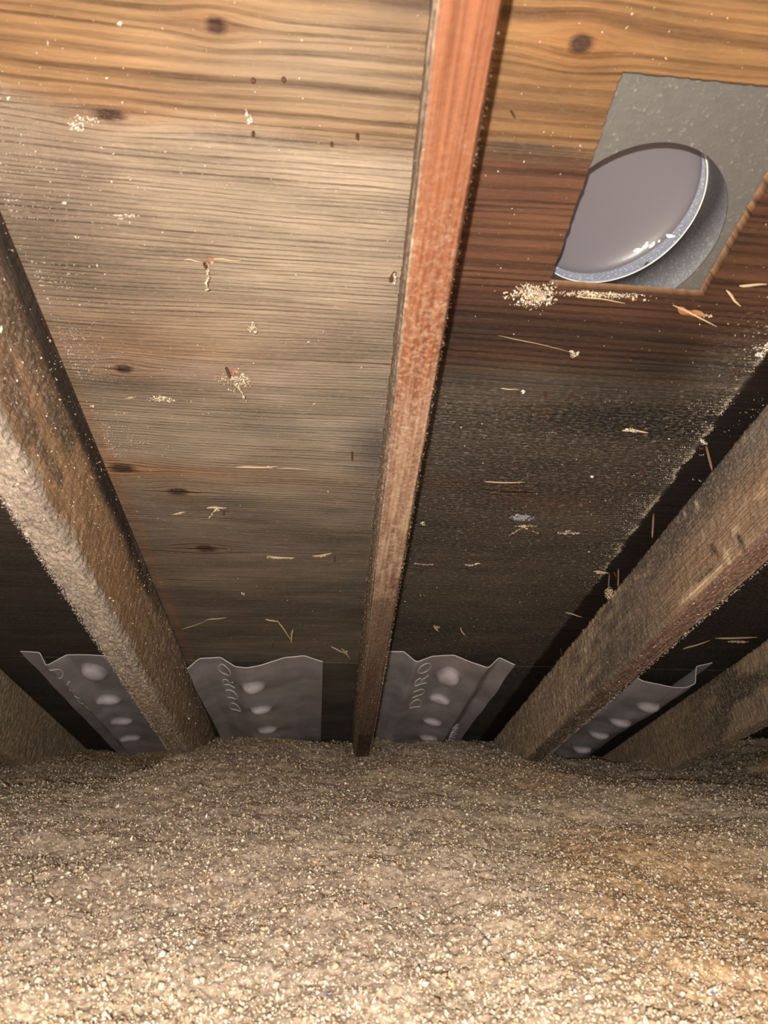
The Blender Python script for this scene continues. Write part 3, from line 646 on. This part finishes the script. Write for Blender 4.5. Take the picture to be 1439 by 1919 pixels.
# single stroke letters, x to the right, y up, box 1 x 1
arc = lambda cx, cy, rx, ry, a0, a1, n=10: [(cx + rx * math.cos(math.radians(a0 + (a1 - a0) * i / n)), cy + ry * math.sin(math.radians(a0 + (a1 - a0) * i / n))) for i in range(n + 1)]
LET = {'D': [[(0.05, 0), (0.05, 1)], [(0.05, 1)] + arc(.35, .5, .5, .5, 90, -90) + [(0.05, 0)]],
       'U': [[(.1, 1), (.1, .35)] + arc(.45, .35, .35, .35, 180, 360) + [(.8, 1)]],
       'R': [[(.1, 0), (.1, 1)], [(.1, 1)] + arc(.5, .74, .26, .26, 90, -90) + [(.1, .48)], [(.45, .48), (.85, 0)]],
       'O': [arc(.5, .5, .45, .5, 0, 360, 18)], 'V': [[(.05, 1), (.5, 0), (.95, 1)]]}
def baffle(edge_px, ref, dimples, texts, label, u_end=2.02, extend=None):
    u0 = dk(*ref, 0.003)[0]
    pr = [up_(x, y, u0) for x, y in edge_px]
    pv = np.array([p[0] for p in pr]); pw = np.maximum(np.array([p[1] for p in pr]), .0025)
    if extend: pv = np.append(pv, [pv[-1] + e[0] for e in extend]); pw = np.append(pw, [e[1] for e in extend])
    idx = np.argsort(pv); pv, pw = pv[idx], pw[idx]
    vs = np.linspace(pv[0], pv[-1], 110); us = np.linspace(u0, u_end, 190)
    w0 = np.interp(vs, pv, pw); k = np.array([.06, .24, .4, .24, .06]); wsm = np.convolve(np.pad(w0, 2, mode='edge'), k, 'valid')
    dim = [];
    for (px, py, rv, ru, h) in dimples:
        u, v = dk(px, py, .028); dim.append((u, v, rv, ru, h))
    def wfun(V, U):
        w = np.interp(V, vs, wsm)
        w = w + .0012 * np.sin(U * 40 + V * 9) + .007 * (fbm(V * 9, U * 5, 131) - .5)
        # channel evens out away from the crushed end
        ch = np.interp(V, [vs[0], vs[0] + .03, vs[0] + .06, vs[-1] - .06, vs[-1] - .03, vs[-1]], [.004, .006, .026, .026, .006, .004])
        t = sst(u0 + .12, u0 + .5, U) * .55; w = w * (1 - t) + ch * t
        for (u, v, rv, ru, h) in dim:
            r2 = ((V - v) / rv) ** 2 + ((U - u) / ru) ** 2
            w = w + h * np.sqrt(np.clip(1 - r2, 0, 1)) - h * .35 * np.exp(-((V - v) / (rv * 1.5)) ** 2 - ((U - u - ru * 2.2) / (ru * 1.6)) ** 2)
        return np.maximum(w, .0022)
    V, U = np.meshgrid(vs, us); Wd = wfun(V, U); thin = np.zeros(V.shape)
    for (u, v, rv, ru, h) in dim: thin = np.maximum(thin, 1 - sst(.75, 1.05, np.sqrt(((V - v) / rv) ** 2 + ((U - u) / ru) ** 2)))  # dimple mask for the painted glare
    pale = np.ones(V.shape + (3,)) * .92 + thin[..., None] * np.array([.85, .85, .93])     # flash glare on each dimple, painted in as a paler tint
    root = frame_empty('vent_baffle', u0, vs[0], 0); tag(root, label, 'baffle')
    P = Pl(V - vs[0], U - u0, Wd); Pt = P.copy(); Pt[..., 2] -= .0014
    nr, nc = V.shape; n = nr * nc; q = grid_faces(nr, nc)
    ring = np.concatenate([np.arange(nc), np.arange(1, nr) * nc + nc - 1, (nr - 1) * nc + np.arange(nc - 2, -1, -1), np.arange(nr - 2, 0, -1) * nc])
    r2 = np.roll(ring, -1); rim = np.stack([ring, r2, r2 + n, ring + n], -1)
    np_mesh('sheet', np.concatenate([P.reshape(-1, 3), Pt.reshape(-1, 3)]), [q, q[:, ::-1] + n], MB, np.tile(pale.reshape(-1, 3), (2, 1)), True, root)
    # bright cut rim along the top edge
    e = P[0]; Vt, f4, f3 = tube(e + [0, 0, -.0006], .0011, 5); np_mesh('cut_rim', Vt, [f4, f3], MLet, None, True, root)
    for (txt, px0, py0, px1, py1, hgt) in texts:
        ua, va = dk(px0, py0, .015); ub, vb = dk(px1, py1, .015); L = math.hypot(ub - ua, vb - va); adv = L / len(txt)
        du, dv = (ub - ua) / L, (vb - va) / L; parts = []
        for i, chx in enumerate(txt):
            parts = []
            for st in LET[chx]:
                pts = []
                for a, b in zip(st[:-1], st[1:]):
                    for tt in np.linspace(0, 1, 4, False): pts.append((a[0] + (b[0] - a[0]) * tt, a[1] + (b[1] - a[1]) * tt))
                pts.append(st[-1]); pts = np.array(pts)
                along = (i + pts[:, 0] * .78) * adv; upx = pts[:, 1] * hgt
                uu = ua + du * along; vv = va + dv * along - upx
                parts.append(tube(Pl(vv - vs[0], uu - u0, wfun(vv, uu) + .0004), .0011, 5))
            Vt, fs_ = join(parts); np_mesh('embossed_letter', Vt, fs_, MLet, None, True, root)
    return root
baffle([(38, 1221), (75, 1221), (87, 1246), (125, 1226), (150, 1226), (200, 1230), (225, 1262)], (38, 1221),
       [(172, 1276, .026, .040, .022), (200, 1326, .028, .020, .014), (226, 1360, .028, .020, .013), (243, 1389, .028, .02, .012)],
       [('DURO', 172, 1328, 108, 1235, .030)], 'grey plastic baffle left of the left rafter with a round dimple', extend=[(.03, .028)])
baffle([(350, 1254), (373, 1234), (413, 1233), (440, 1250), (462, 1253), (490, 1248), (530, 1235), (570, 1230), (605, 1241)], (570, 1230),
       [(476, 1284, .026, .026, .016), (490, 1327, .026, .020, .013), (501, 1366, .026, .020, .013)],
       [('DURO', 452, 1330, 428, 1243, .026)], 'grey plastic baffle between left and middle rafters, sagging top edge')
baffle([(712, 1222), (727, 1222), (757, 1222), (780, 1241), (810, 1230), (850, 1227), (880, 1239), (915, 1250), (935, 1231), (965, 1246)], (740, 1222),
       [(840, 1280, .026, .044, .022), (824, 1323, .025, .020, .012), (811, 1358, .025, .020, .012), (803, 1387, .026, .02, .012)],
       [('DURO', 788, 1326, 812, 1236, .028), ('DURO', 852, 1391, 862, 1356, .020)], 'grey plastic baffle right of the middle rafter, torn above its top dimple')
baffle([(1195, 1272), (1205, 1278), (1262, 1290), (1285, 1290), (1303, 1282), (1305, 1250), (1335, 1243)], (1335, 1243),
       [(1208, 1299, .026, .024, .015), (1158, 1334, .027, .022, .014), (1120, 1366, .027, .021, .013), (1089, 1395, .027, .021, .013)],
       [('DURO', 1205, 1345, 1255, 1308, .024)], 'grey plastic baffle right of the right rafter with upturned corner')

# ------------------------------------------------------------------ roof vent over the hole
vent = frame_empty('roof_vent', (HU0 + HU1) / 2, (HV0 + HV1) / 2, -.0125)
tag(vent, 'grey metal roof vent seen through the square hole in the deck', 'roof vent')
# circle of the throat on the flange plane
VU, VV, VR = .2920, .2620, .0830
ou, ov = (HU0 + HU1) / 2, (HV0 + HV1) / 2
print('vent circle', VU, VV, VR)
def loc(u, v, w): return (v - ov, u - ou, w + .0125)
def revolve(prof, seg=96, cu=None, cv=None):
    cu = VU if cu is None else cu; cv = VV if cv is None else cv
    V = []
    for r, w in prof:
        for k in range(seg):
            th = 2 * math.pi * k / seg; V.append(loc(cu + r * math.cos(th), cv + r * math.sin(th), w))
    return np.array(V), grid_faces(len(prof), seg, closed=True)
seg = 96; V = []
for w in (-.0135, -.0155):
    for k in range(seg):
        th = 2 * math.pi * k / seg; V.append(loc(VU + VR * math.cos(th), VV + VR * math.sin(th), w))
    for k in range(seg):
        th = 2 * math.pi * k / seg; c_, s_ = math.cos(th), math.sin(th); m = .19 / max(abs(c_), abs(s_)); V.append(loc(VU + m * c_, VV + m * s_, w))
V = np.array(V); k = np.arange(seg); k2 = (k + 1) % seg
q = np.concatenate([np.stack([k, k2, k2 + seg, k + seg], -1), np.stack([k + 2 * seg, k + 3 * seg, k2 + 3 * seg, k2 + 2 * seg], -1),
                    np.stack([k, k + 2 * seg, k2 + 2 * seg, k2], -1), np.stack([k + seg, k2 + seg, k2 + 3 * seg, k + 3 * seg], -1)])
np_mesh('flange', V, q, MG, None, False, vent)
TH = .056
V, q = revolve([(VR, -.0135), (VR + .0005, -.0135 - TH), (VR + .0025, -.0135 - TH), (VR + .0025, -.0155)]); np_mesh('throat', V, q, MGalv, None, True, vent)
V, q = revolve([(VR - .0010, -.0135 - TH + .0010), (VR - .0013, -.0135 - TH - .0006), (VR + .0010, -.0135 - TH - .0014), (VR + .0028, -.0135 - TH)]); o = np_mesh('throat_rim', V, q, MStreak, None, True, vent)
# domed cap standing off above the throat
CR = VR * 1.32; prof = []
for i in range(25):
    a = i / 24 * math.pi / 2; prof.append((max(VR * 1.0 * math.cos(a), .00001), -.0865 - .020 * math.sin(a)))
prof = [(VR + .0005, -.0865)] + prof
outer = [(r + .0015, w - .0015) for r, w in prof[::-1]]
V, q = revolve(prof); V2, q2 = revolve(outer); np_mesh('domed_cap', np.concatenate([V, V2]), [q, q2 + len(V)], MDome, None, True, vent)
V, q = revolve([(VR, -.0868), (CR, -.0868), (CR, -.072), (CR + .0015, -.072), (CR + .0015, -.0885), (VR, -.0885)]); np_mesh('cap_skirt', V, q, MGalv, None, False, vent)
for (px, py, a_, b_) in [(1196, 470, .0045, .0035), (1210, 461, .003, .0045), (1222, 460, .003, .004), (1236, 455, .0035, .004), (1255, 443, .005, .0025)]:
    rr_ = np.array([px - CX, py - CY, F]); wd = -.105; u_, v_ = dk(px, py, wd)
    for _ in range(20):
        rad = min(math.hypot(u_ - VU, v_ - VV) / VR, .999); wd = -.0865 - .020 * math.sqrt(1 - rad * rad) + .0012; u_, v_ = dk(px, py, wd)
    th = np.linspace(0, 2 * math.pi, 14, False); q0 = rng.uniform(.6, 1.25, 14)
    up_ring = np.array([loc(u_ + b_ * math.sin(t) * q, v_ + a_ * math.cos(t) * q, wd) for t, q in zip(th, q0)]); mid = np.array([loc(u_, v_, wd + .0012)])
    kk = np.arange(14); np_mesh('white_dab', np.concatenate([up_ring, mid]), np.stack([kk, (kk + 1) % 14, np.full(14, 14)], -1), MStreak, None, True, vent)
for k in range(4):
    th = math.radians(45 + 90 * k); cu, cv = VU + (VR + .012) * math.cos(th), VV + (VR + .012) * math.sin(th)
    Vt, f4, f3 = tube([loc(cu, cv, -.0155), loc(cu, cv, -.0868)], .003, 8); np_mesh('cap_post', Vt, [f4, f3], MGalv, None, True, vent)
# ------------------------------------------------------------------ nails through the deck (fixed to it)
def nail(px, py, length, lean=(0, 0), r=.0013, curve=0.0, w0=-.001):
    u, v = dk(px, py); path = []
    for t in np.linspace(0, 1, 6): path.append((v + lean[0] * t + curve * t * t, u + lean[1] * t, w0 + length * t))
    rr = np.full(6, r); rr[-1] = r * .35
    Vt, f4, f3 = tube(path, rr, 7); return np_mesh('nail', Vt, [f4, f3], MRust if length > .02 else MHole, None, True, ceiling)
for args in [(1323, 835, .042, (-.006, 0), .0016), (1225, 963, .042, (-.013, .002), .0015), (1159, 1066, .038, (-.010, 0), .0014), (1142, 1075, .034, (-.010, 0), .0011), (1150, 1072, .010, (.002, 0)),
             (970, 733, .012), (1020, 735, .014), (1071, 737, .012, (-.003, 0)), (968, 868, .012), (1202, 880, .011), (1122, 893, .008),
             (660, 847, .016), (420, 957, .010), (627, 1042, .013), (475, 248, .007), (622, 268, .006), (670, 252, .010), (475, 150, .004, (0, 0), .0018), (532, 148, .004, (0, 0), .0018),
             (383, 495, .012, (.004, -.003), .0016), (424, 690, .012, (.005, .004), .0017), (740, 512, .012, (-.005, .002), .002), (992, 983, .016, (.0, 0)), (1085, 985, .006),
             (585, 1255, .003), (1376, 690, .012), (1216, 655, .004), (953, 1000, .01), (512, 1205, .012), (540, 1190, .010), (1090, 1180, .020), (1050, 1215, .018),
             (957, 208, .012, (.002, 0), .0008), (905, 1048, .012)]:
    nail(*args)

# torn splinters of veneer round the nail holes (part of the deck)
MSpl = plain('pale_torn_wood', (0.50, 0.38, 0.24), 0.85)
MSplR = plain('red_torn_wood', (0.30, 0.14, 0.07), 0.85)
def splinter(px0, py0, px1, py1, w0, w1, r=.0011, mat=None, label=None):
    a = dk(px0, py0, w0); b = dk(px1, py1, w1); path = []
    for t in np.linspace(0, 1, 7):
        path.append((a[1] + (b[1] - a[1]) * t + .0006 * math.sin(9 * t + px0), a[0] + (b[0] - a[0]) * t + .0004 * math.sin(7 * t + py0), w0 + (w1 - w0) * t + .0008 * math.sin(5 * t + px1)))
    rr = r * np.array([.35, .9, 1, .9, .8, .6, .25]); Vt, f4, f3 = tube(path, rr, 5)
    o = np_mesh('splinter', Vt, [f4, f3], mat or MSpl, None, False, ceiling)
    return o
for q_ in [(497, 1160, 522, 1166, .002, .005, .0016), (520, 1162, 548, 1204, .004, .020, .0014), (548, 1180, 545, 1205, .012, .022, .002), (385, 1162, 425, 1157, .001, .003, .0012), (340, 1180, 388, 1163, .001, .002, .001),
           (620, 1212, 652, 1226, .002, .010, .0016), (640, 1214, 655, 1234, .003, .012, .0016), (1262, 572, 1342, 611, .002, .016, .0009), (1362, 545, 1386, 574, .002, .010, .0012),
           (500, 1043, 552, 1046, .001, .003, .0017), (585, 1042, 622, 1038, .001, .004, .0015), (440, 876, 520, 874, .0005, .002, .0014), (520, 877, 580, 880, .001, .001, .0006),
           (388, 952, 424, 951, .001, .003, .0016), (326, 963, 346, 960, .001, .003, .0014), (935, 628, 1070, 660, .0005, .002, .00032), (935, 728, 972, 730, .0005, .002, .0007),
           (900, 903, 985, 904, .0003, .001, .0010), (1385, 535, 1439, 533, .001, .002, .0016), (1080, 554, 1170, 568, .0005, .001, .0008), (1060, 1148, 1090, 1156, .002, .008, .0014),
           (812, 1172, 822, 1184, .003, .012, .0015), (862, 1178, 872, 1192, .002, .010, .0012), (1112, 1071, 1140, 1073, .002, .006, .0014), (1165, 806, 1215, 810, .001, .004, .0016),
           (345, 487, 380, 490, .0005, .003, .0006), (395, 486, 450, 487, .003, .0005, .0006), (1280, 1217, 1330, 1200, .002, .004, .0015), (1340, 1196, 1420, 1195, .003, .003, .0018)]:
    splinter(*q_)
for q_ in [(1270, 577, 1300, 590, .001, .006, .0035), (1290, 586, 1322, 590, .001, .005, .0040), (440, 690, 436, 706, .003, .010, .0018), (396, 482, 386, 496, .002, .010, .0020)]:
    splinter(*q_, mat=MSplR)

# ------------------------------------------------------------------ clumps of insulation stuck under the deck
CP = np.array([(.62, .53, .40), (.72, .64, .52), (.48, .38, .27), (.58, .44, .28), (.40, .33, .26), (.50, .36, .20)])
def clump(px, py, a, b, d, n, size, label, strands=(), w0=.001, white=0.0, cat='clump'):
    u, v = dk(px, py); r = rng.normal(size=(n, 3)); r /= np.linalg.norm(r, axis=1)[:, None]; r *= rng.random((n, 1)) ** .45
    t = (r[:, 2] + 1) / 2
    nl = max(3, n // 22); lob = rng.normal(size=(nl, 2)) * .42; li = rng.integers(0, nl, n); lr = rng.uniform(.22, .62, nl)[li]
    P = np.stack([(lob[li, 0] + r[:, 0] * lr) * a * (1 - .25 * t), (lob[li, 1] + r[:, 1] * lr) * b * (1 - .25 * t), w0 + t * d * lr * 1.5], -1)
    for (x1, y1, wa, wb) in strands:
        u1, v1 = dk(x1, y1, wb); m = int(26); k = np.linspace(0, 1, m)
        P = np.concatenate([P, np.stack([(v1 - v) * k + .0006 * np.sin(k * 14), (u1 - u) * k, wa + (wb - wa) * k], -1) + rng.normal(0, .0004, (m, 3))])
    m = len(P); k = rng.choice(len(CP), m, p=[.3, .22, .2, .12, .1, .06]); c = CP[k] * rng.uniform(.8, 1.2, (m, 1))
    c = c * (1 - white) + np.array([.85, .83, .80]) * white
    o = flakes('insulation_clump', P, np.exp(rng.normal(math.log(size), .35, m)), aspect=(.3, .9), flat=.3, colours=c)
    roof_obj(o, u, v, 0); tag(o, label, cat); return o
for args in [
 (1003, 549, .027, .0135, .016, 700, .00125, 'largest pale insulation clump, at the lower left corner of the vent hole'),
 (1120, 549, .052, .0040, .004, 420, .0010, 'thin ledge of insulation crumbs along the lower edge of the vent hole'),
 (447, 702, .0140, .0130, .016, 330, .0011, 'ragged insulation clump with a dangling tail, middle of the left bay', [(461, 752, .014, .022)]),
 (475, 607, .0075, .0065, .014, 110, .0010, 'small pointed insulation clump above the ragged clump with a tail'),
 (392, 488, .0045, .0035, .006, 40, .0010, 'long twisted insulation strand hanging from a nail, upper left bay', [(386, 543, .004, .024), (388, 540, .005, .023), (390, 520, .004, .014)]),
 (308, 746, .0200, .0045, .006, 170, .0010, 'wide fluffy insulation clump beside a thin wisp, left part of the left bay'),
 (243, 742, .0090, .0016, .003, 40, .0009, 'thin insulation wisp just left of the wide fluffy clump'),
 (172, 760, .0060, .0018, .003, 30, .0011, 'insulation tuft beside the dark top edge of the left rafter'),
 (1080, 658, .0085, .0060, .009, 140, .0009, 'round white insulation knot below the vent hole, on a trailing fibre'),
 (980, 731, .0048, .0018, .006, 40, .0011, 'white insulation tuft on a rusty nail left of the black stain', (), .001, .6),
 (508, 873, .0070, .0018, .004, 40, .0010, 'small insulation streak right of the amber knot patch'),
 (403, 952, .0085, .0022, .005, 45, .0010, 'insulation bracket hooked on a nail under the lower left knot', [(391, 972, .004, .010)]),
 (332, 961, .0060, .0018, .003, 25, .0010, 'small arrow shaped insulation tuft left of the hooked bracket'),
 (981, 984, .0250, .0050, .004, 110, .0010, 'insulation crust under a pale bluish lint web, right bay', [(953, 1004, .004, .014), (1008, 1000, .004, .014)]),
 (1068, 996, .0220, .0040, .006, 110, .0011, 'lumpy insulation strip just right of the lint web'),
 (522, 1043, .0260, .0030, .004, 90, .0010, 'long insulation streak low in the left bay'),
 (604, 1040, .0110, .0020, .004, 50, .0010, 'short insulation streak ending at a nail, by the middle rafter'),
 (888, 1055, .0170, .0045, .005, 80, .0011, 'insulation clump below and left of the lint web'),
 (797, 1056, .0230, .0035, .003, 80, .0010, 'flat insulation streak touching the middle rafter shadow'),
 (455, 1109, .0060, .0030, .010, 50, .0011, 'dangling insulation blob under the long low streak'),
 (792, 978, .0085, .0032, .004, 50, .0010, 'insulation smear close to the middle rafter, level with the lint web'),
 (1190, 805, .0200, .0045, .005, 90, .0011, 'insulation shred on the lower edge of the black stain'),
 (1108, 890, .0040, .0026, .005, 35, .0010, 'white insulation dot with a nail, centre of the right bay', (), .001, .6),
 (645, 1218, .0110, .0040, .008, 60, .0012, 'insulation tuft beside the middle rafter just above the eave baffles'),
 (818, 1172, .0100, .0040, .008, 45, .0011, 'small triangular insulation tuft above the torn baffle dimple'),
 (463, 222, .0050, .0080, .005, 60, .0008, 'creamy insulation fluff on the upper board edge', (), .0005, .4),
 (117, 377, .0040, .0028, .005, 40, .0008, 'tiny cream insulation tuft high beside the left rafter', (), .0005, .3),
 (230, 404, .0150, .0028, .002, 90, .0007, 'scattered pale insulation smear upper left', (), .0003, .2),
 (148, 228, .0160, .0060, .0015, 110, .0008, 'broad dusting of cream insulation at the upper left corner', (), .0003, .3),
 (741, 515, .0022, .0080, .006, 70, .0011, 'insulation tuft with a rusty nail against the upper middle rafter', (), .002),
 (1422, 655, .0085, .0110, .006, 150, .0011, 'tangled white insulation at the top of the dark clean strip', (), .001, .35),
 (1320, 824, .0085, .0040, .006, 70, .0010, 'white insulation heap at the head of the upper hanging nail', (), .001, .35),
 (1120, 1072, .0120, .0030, .004, 60, .0011, 'insulation streak beside the lowest pair of hanging nails'),
 (1375, 1200, .0350, .0040, .006, 110, .0017, 'long insulation strip on the deck between the right and far right rafters'),
 (1320, 590, .0080, .0050, .003, 60, .0009, 'insulation crumbs on a reddish torn splinter below the vent hole'),
]: clump(*args)
# two tufts hanging from the underside of the left rafter, one heap on the right rafter
def clump_at(px, py, w, a, b, d, n, size, label, white=0.0, name='insulation_clump', c=None):
    u, v = dk(px, py, w); r = rng.normal(size=(n, 3)); r /= np.linalg.norm(r, axis=1)[:, None]; r *= rng.random((n, 1)) ** .45
    cc = CP[rng.choice(len(CP), n)] * rng.uniform(.85, 1.15, (n, 1)) * (1 - white) + np.array([.85, .83, .8]) * white
    o = flakes(name, r * [a, b, d], np.exp(rng.normal(math.log(size), .35, n)), colours=cc if c is None else cc * 0 + c); roof_obj(o, u, v, w); tag(o, label, 'clump'); return o
clump_at(18, 944, .140, .004, .004, .003, 40, .0012, 'cream insulation tuft on the left rafter edge at the left of the frame', .2)
clump_at(50, 1000, .144, .0035, .006, .006, 60, .0013, 'insulation tuft hanging below the edge of the left rafter')
clump_at(1142, 1112, .055, .006, .012, .010, 160, .0014, 'insulation heap crusted round the lowest hanging nails on the right rafter')

# loose specks clinging to the deck
n = 9000; sv = rng.uniform(-.30, .46, n); su = np.exp(rng.uniform(math.log(.08), math.log(1.35), n))
dens = .18 + .9 * np.exp(-((sv + .29) / .06) ** 2) * (su < .8) + .5 * (sv > .09) * (su > .5) + .8 * np.exp(-((sv + .22) / .1) ** 2 - ((su - .26) / .06) ** 2)
ok = (rng.random(n) < dens) & ~((sv > HV0 - .003) & (sv < HV1 + .003) & (su > HU0 - .003) & (su < HU1 + .003)); sv, su = sv[ok], su[ok]
P = np.stack([sv, su, np.full(len(sv), .0008)], -1)
k = rng.choice(len(CP), len(sv)); sp = flakes('dust_specks', P, np.clip(np.exp(rng.normal(math.log(.00062), .5, len(sv))), .0003, .0024), colours=CP[k] * 1.05, parent=ceiling, aspect=(.2, .8))
tag(sp, kind='stuff')

# the one big white flake and a few coloured scraps on the insulation
def ground_hit(px, py):
    r = np.array([px - CX, py - CY, F]); r = np.array([r @ D2c, r @ Hc, r @ Uc]); t = .23 / -r[2]
    for _ in range(12):
        p = CAM + r * t; t = (CAM[2] - ground_z(p[0], p[1])) / -r[2]
    return CAM + r * t
def scrap(px, py, size, colour, label, fl=.25):
    p = ground_hit(px, py); o = flakes('paper_scrap', np.zeros((1, 3)), size, aspect=(.55, .7), flat=fl, colours=np.array([colour]))
    o.location = (p[0], p[1], p[2] + fine_z(p[0], p[1]) + size * .35); tag(o, label, 'paper scrap'); return o
for a in [(387, 1530, .0062, (.98, .97, .95), 'brightest white paper scrap on the insulation, left of centre'),
          (357, 1549, .0030, (.85, .83, .80), 'small white paper scrap just below left of the brightest one'),
          (305, 1792, .0060, (.88, .82, .68), 'large cream paper scrap near the bottom, left of centre'),
          (282, 1662, .0052, (.86, .78, .64), 'cream paper scrap with a notch, left half, mid insulation'),
          (1335, 1865, .0022, (.12, .16, .55), 'tiny blue paper scrap at the lower right'),
          (612, 1867, .0024, (.14, .20, .60), 'tiny blue paper scrap near the bottom, left of centre'),
          (935, 1703, .0026, (.20, .12, .45), 'violet blue paper scrap right of centre'),
          (928, 1660, .0024, (.10, .12, .35), 'dark blue paper scrap above the violet one'),
          (890, 1622, .0052, (.84, .76, .62), 'wide cream paper scrap above the dark blue one'),
          (808, 1768, .0026, (.75, .18, .14), 'tiny red paper scrap below centre')]: scrap(*a)

n = 5200; su = rng.uniform(.30, .93, n); ed = 0.455 + (noise(su * 60, su * 0, 5) - .5) * 0.006
m = noise(su * 70, su * 0, 151) * .6 + noise(su * 260, su * 0, 152) * .4; rows = np.round(su / .0042) * .0042 + rng.normal(0, .0005, n)
long_ = rng.random(n) < .55; sv = np.where(long_, ed - rng.exponential(.014, n), ed + rng.normal(0, .0016, n)); uu = np.where(long_, rows, su)
ok = (m > np.where(long_, .40, .47)) & (rng.random(n) < 1 - .8 * sst(.72, .93, su)); P = np.stack([sv, uu, np.full(n, .0008)], -1)[ok]
cr = flakes('dust_crust', P, np.exp(rng.normal(math.log(.00085), .4, len(P))), colours=np.array([.40, .345, .27]) * rng.uniform(.6, 1.2, (len(P), 1)), parent=ceiling, aspect=(.3, .9)); tag(cr, kind='stuff')
n = 260; P = np.stack([rng.uniform(.458, .50, n), rng.uniform(.36, .62, n), np.full(n, .001)], -1); P = P[noise(P[:, 0] * 60, P[:, 1] * 80, 155) > .55]
cr = flakes('dust_crust', P, np.exp(rng.normal(math.log(.0010), .4, len(P))), colours=np.array([.42, .35, .26]) * rng.uniform(.7, 1.2, (len(P), 1)), parent=ceiling, aspect=(.25, .6)); tag(cr, kind='stuff')

# added felt layer, blocks sky light at deck seams, open at the vent
def felt():
    V = []; Q = []
    for (u0, u1, v0, v1) in [(-1.45, VU - .11, -1.5, 1.7), (VU + .11, 2.5, -1.5, 1.7), (VU - .11, VU + .11, -1.5, VV - .11), (VU - .11, VU + .11, VV + .11, 1.7)]:
        b = len(V); V += [(v0, u0, -.0175), (v1, u0, -.0175), (v1, u1, -.0175), (v0, u1, -.0175), (v0, u0, -.019), (v1, u0, -.019), (v1, u1, -.019), (v0, u1, -.019)]
        Q += [(b, b + 1, b + 2, b + 3), (b + 7, b + 6, b + 5, b + 4)] + [(b + i, b + 4 + i, b + 4 + (i + 1) % 4, b + (i + 1) % 4) for i in range(4)]
    return np_mesh('light_block_felt', np.array(V), np.array(Q), plain('black_felt', (.012, .011, .010)), None, False, ceiling)
felt()
n = 4200; su = rng.uniform(.22, .62, n); rows = np.round(su / .0048) * .0048 + rng.normal(0, .0006, n); sv = -.284 + rng.exponential(.020, n)
ok = (noise(su * 30, su * 0, 171) * .5 + noise(su * 220, su * 0, 172) * .5 > .46) & (sv < -.15); P = np.stack([sv, rows, np.full(n, .0008)], -1)[ok]
cr = flakes('dust_crust', P, np.exp(rng.normal(math.log(.0007), .45, len(P))), colours=np.array([.36, .31, .25]) * rng.uniform(.6, 1.3, (len(P), 1)), parent=ceiling, aspect=(.3, .9)); tag(cr, kind='stuff')
clump_at(977, 970, .003, .0190, .0090, .0010, 420, .0009, 'pale bluish web of lint on the deck, above a crust of insulation', .0, 'lint_web', (.34, .33, .38))
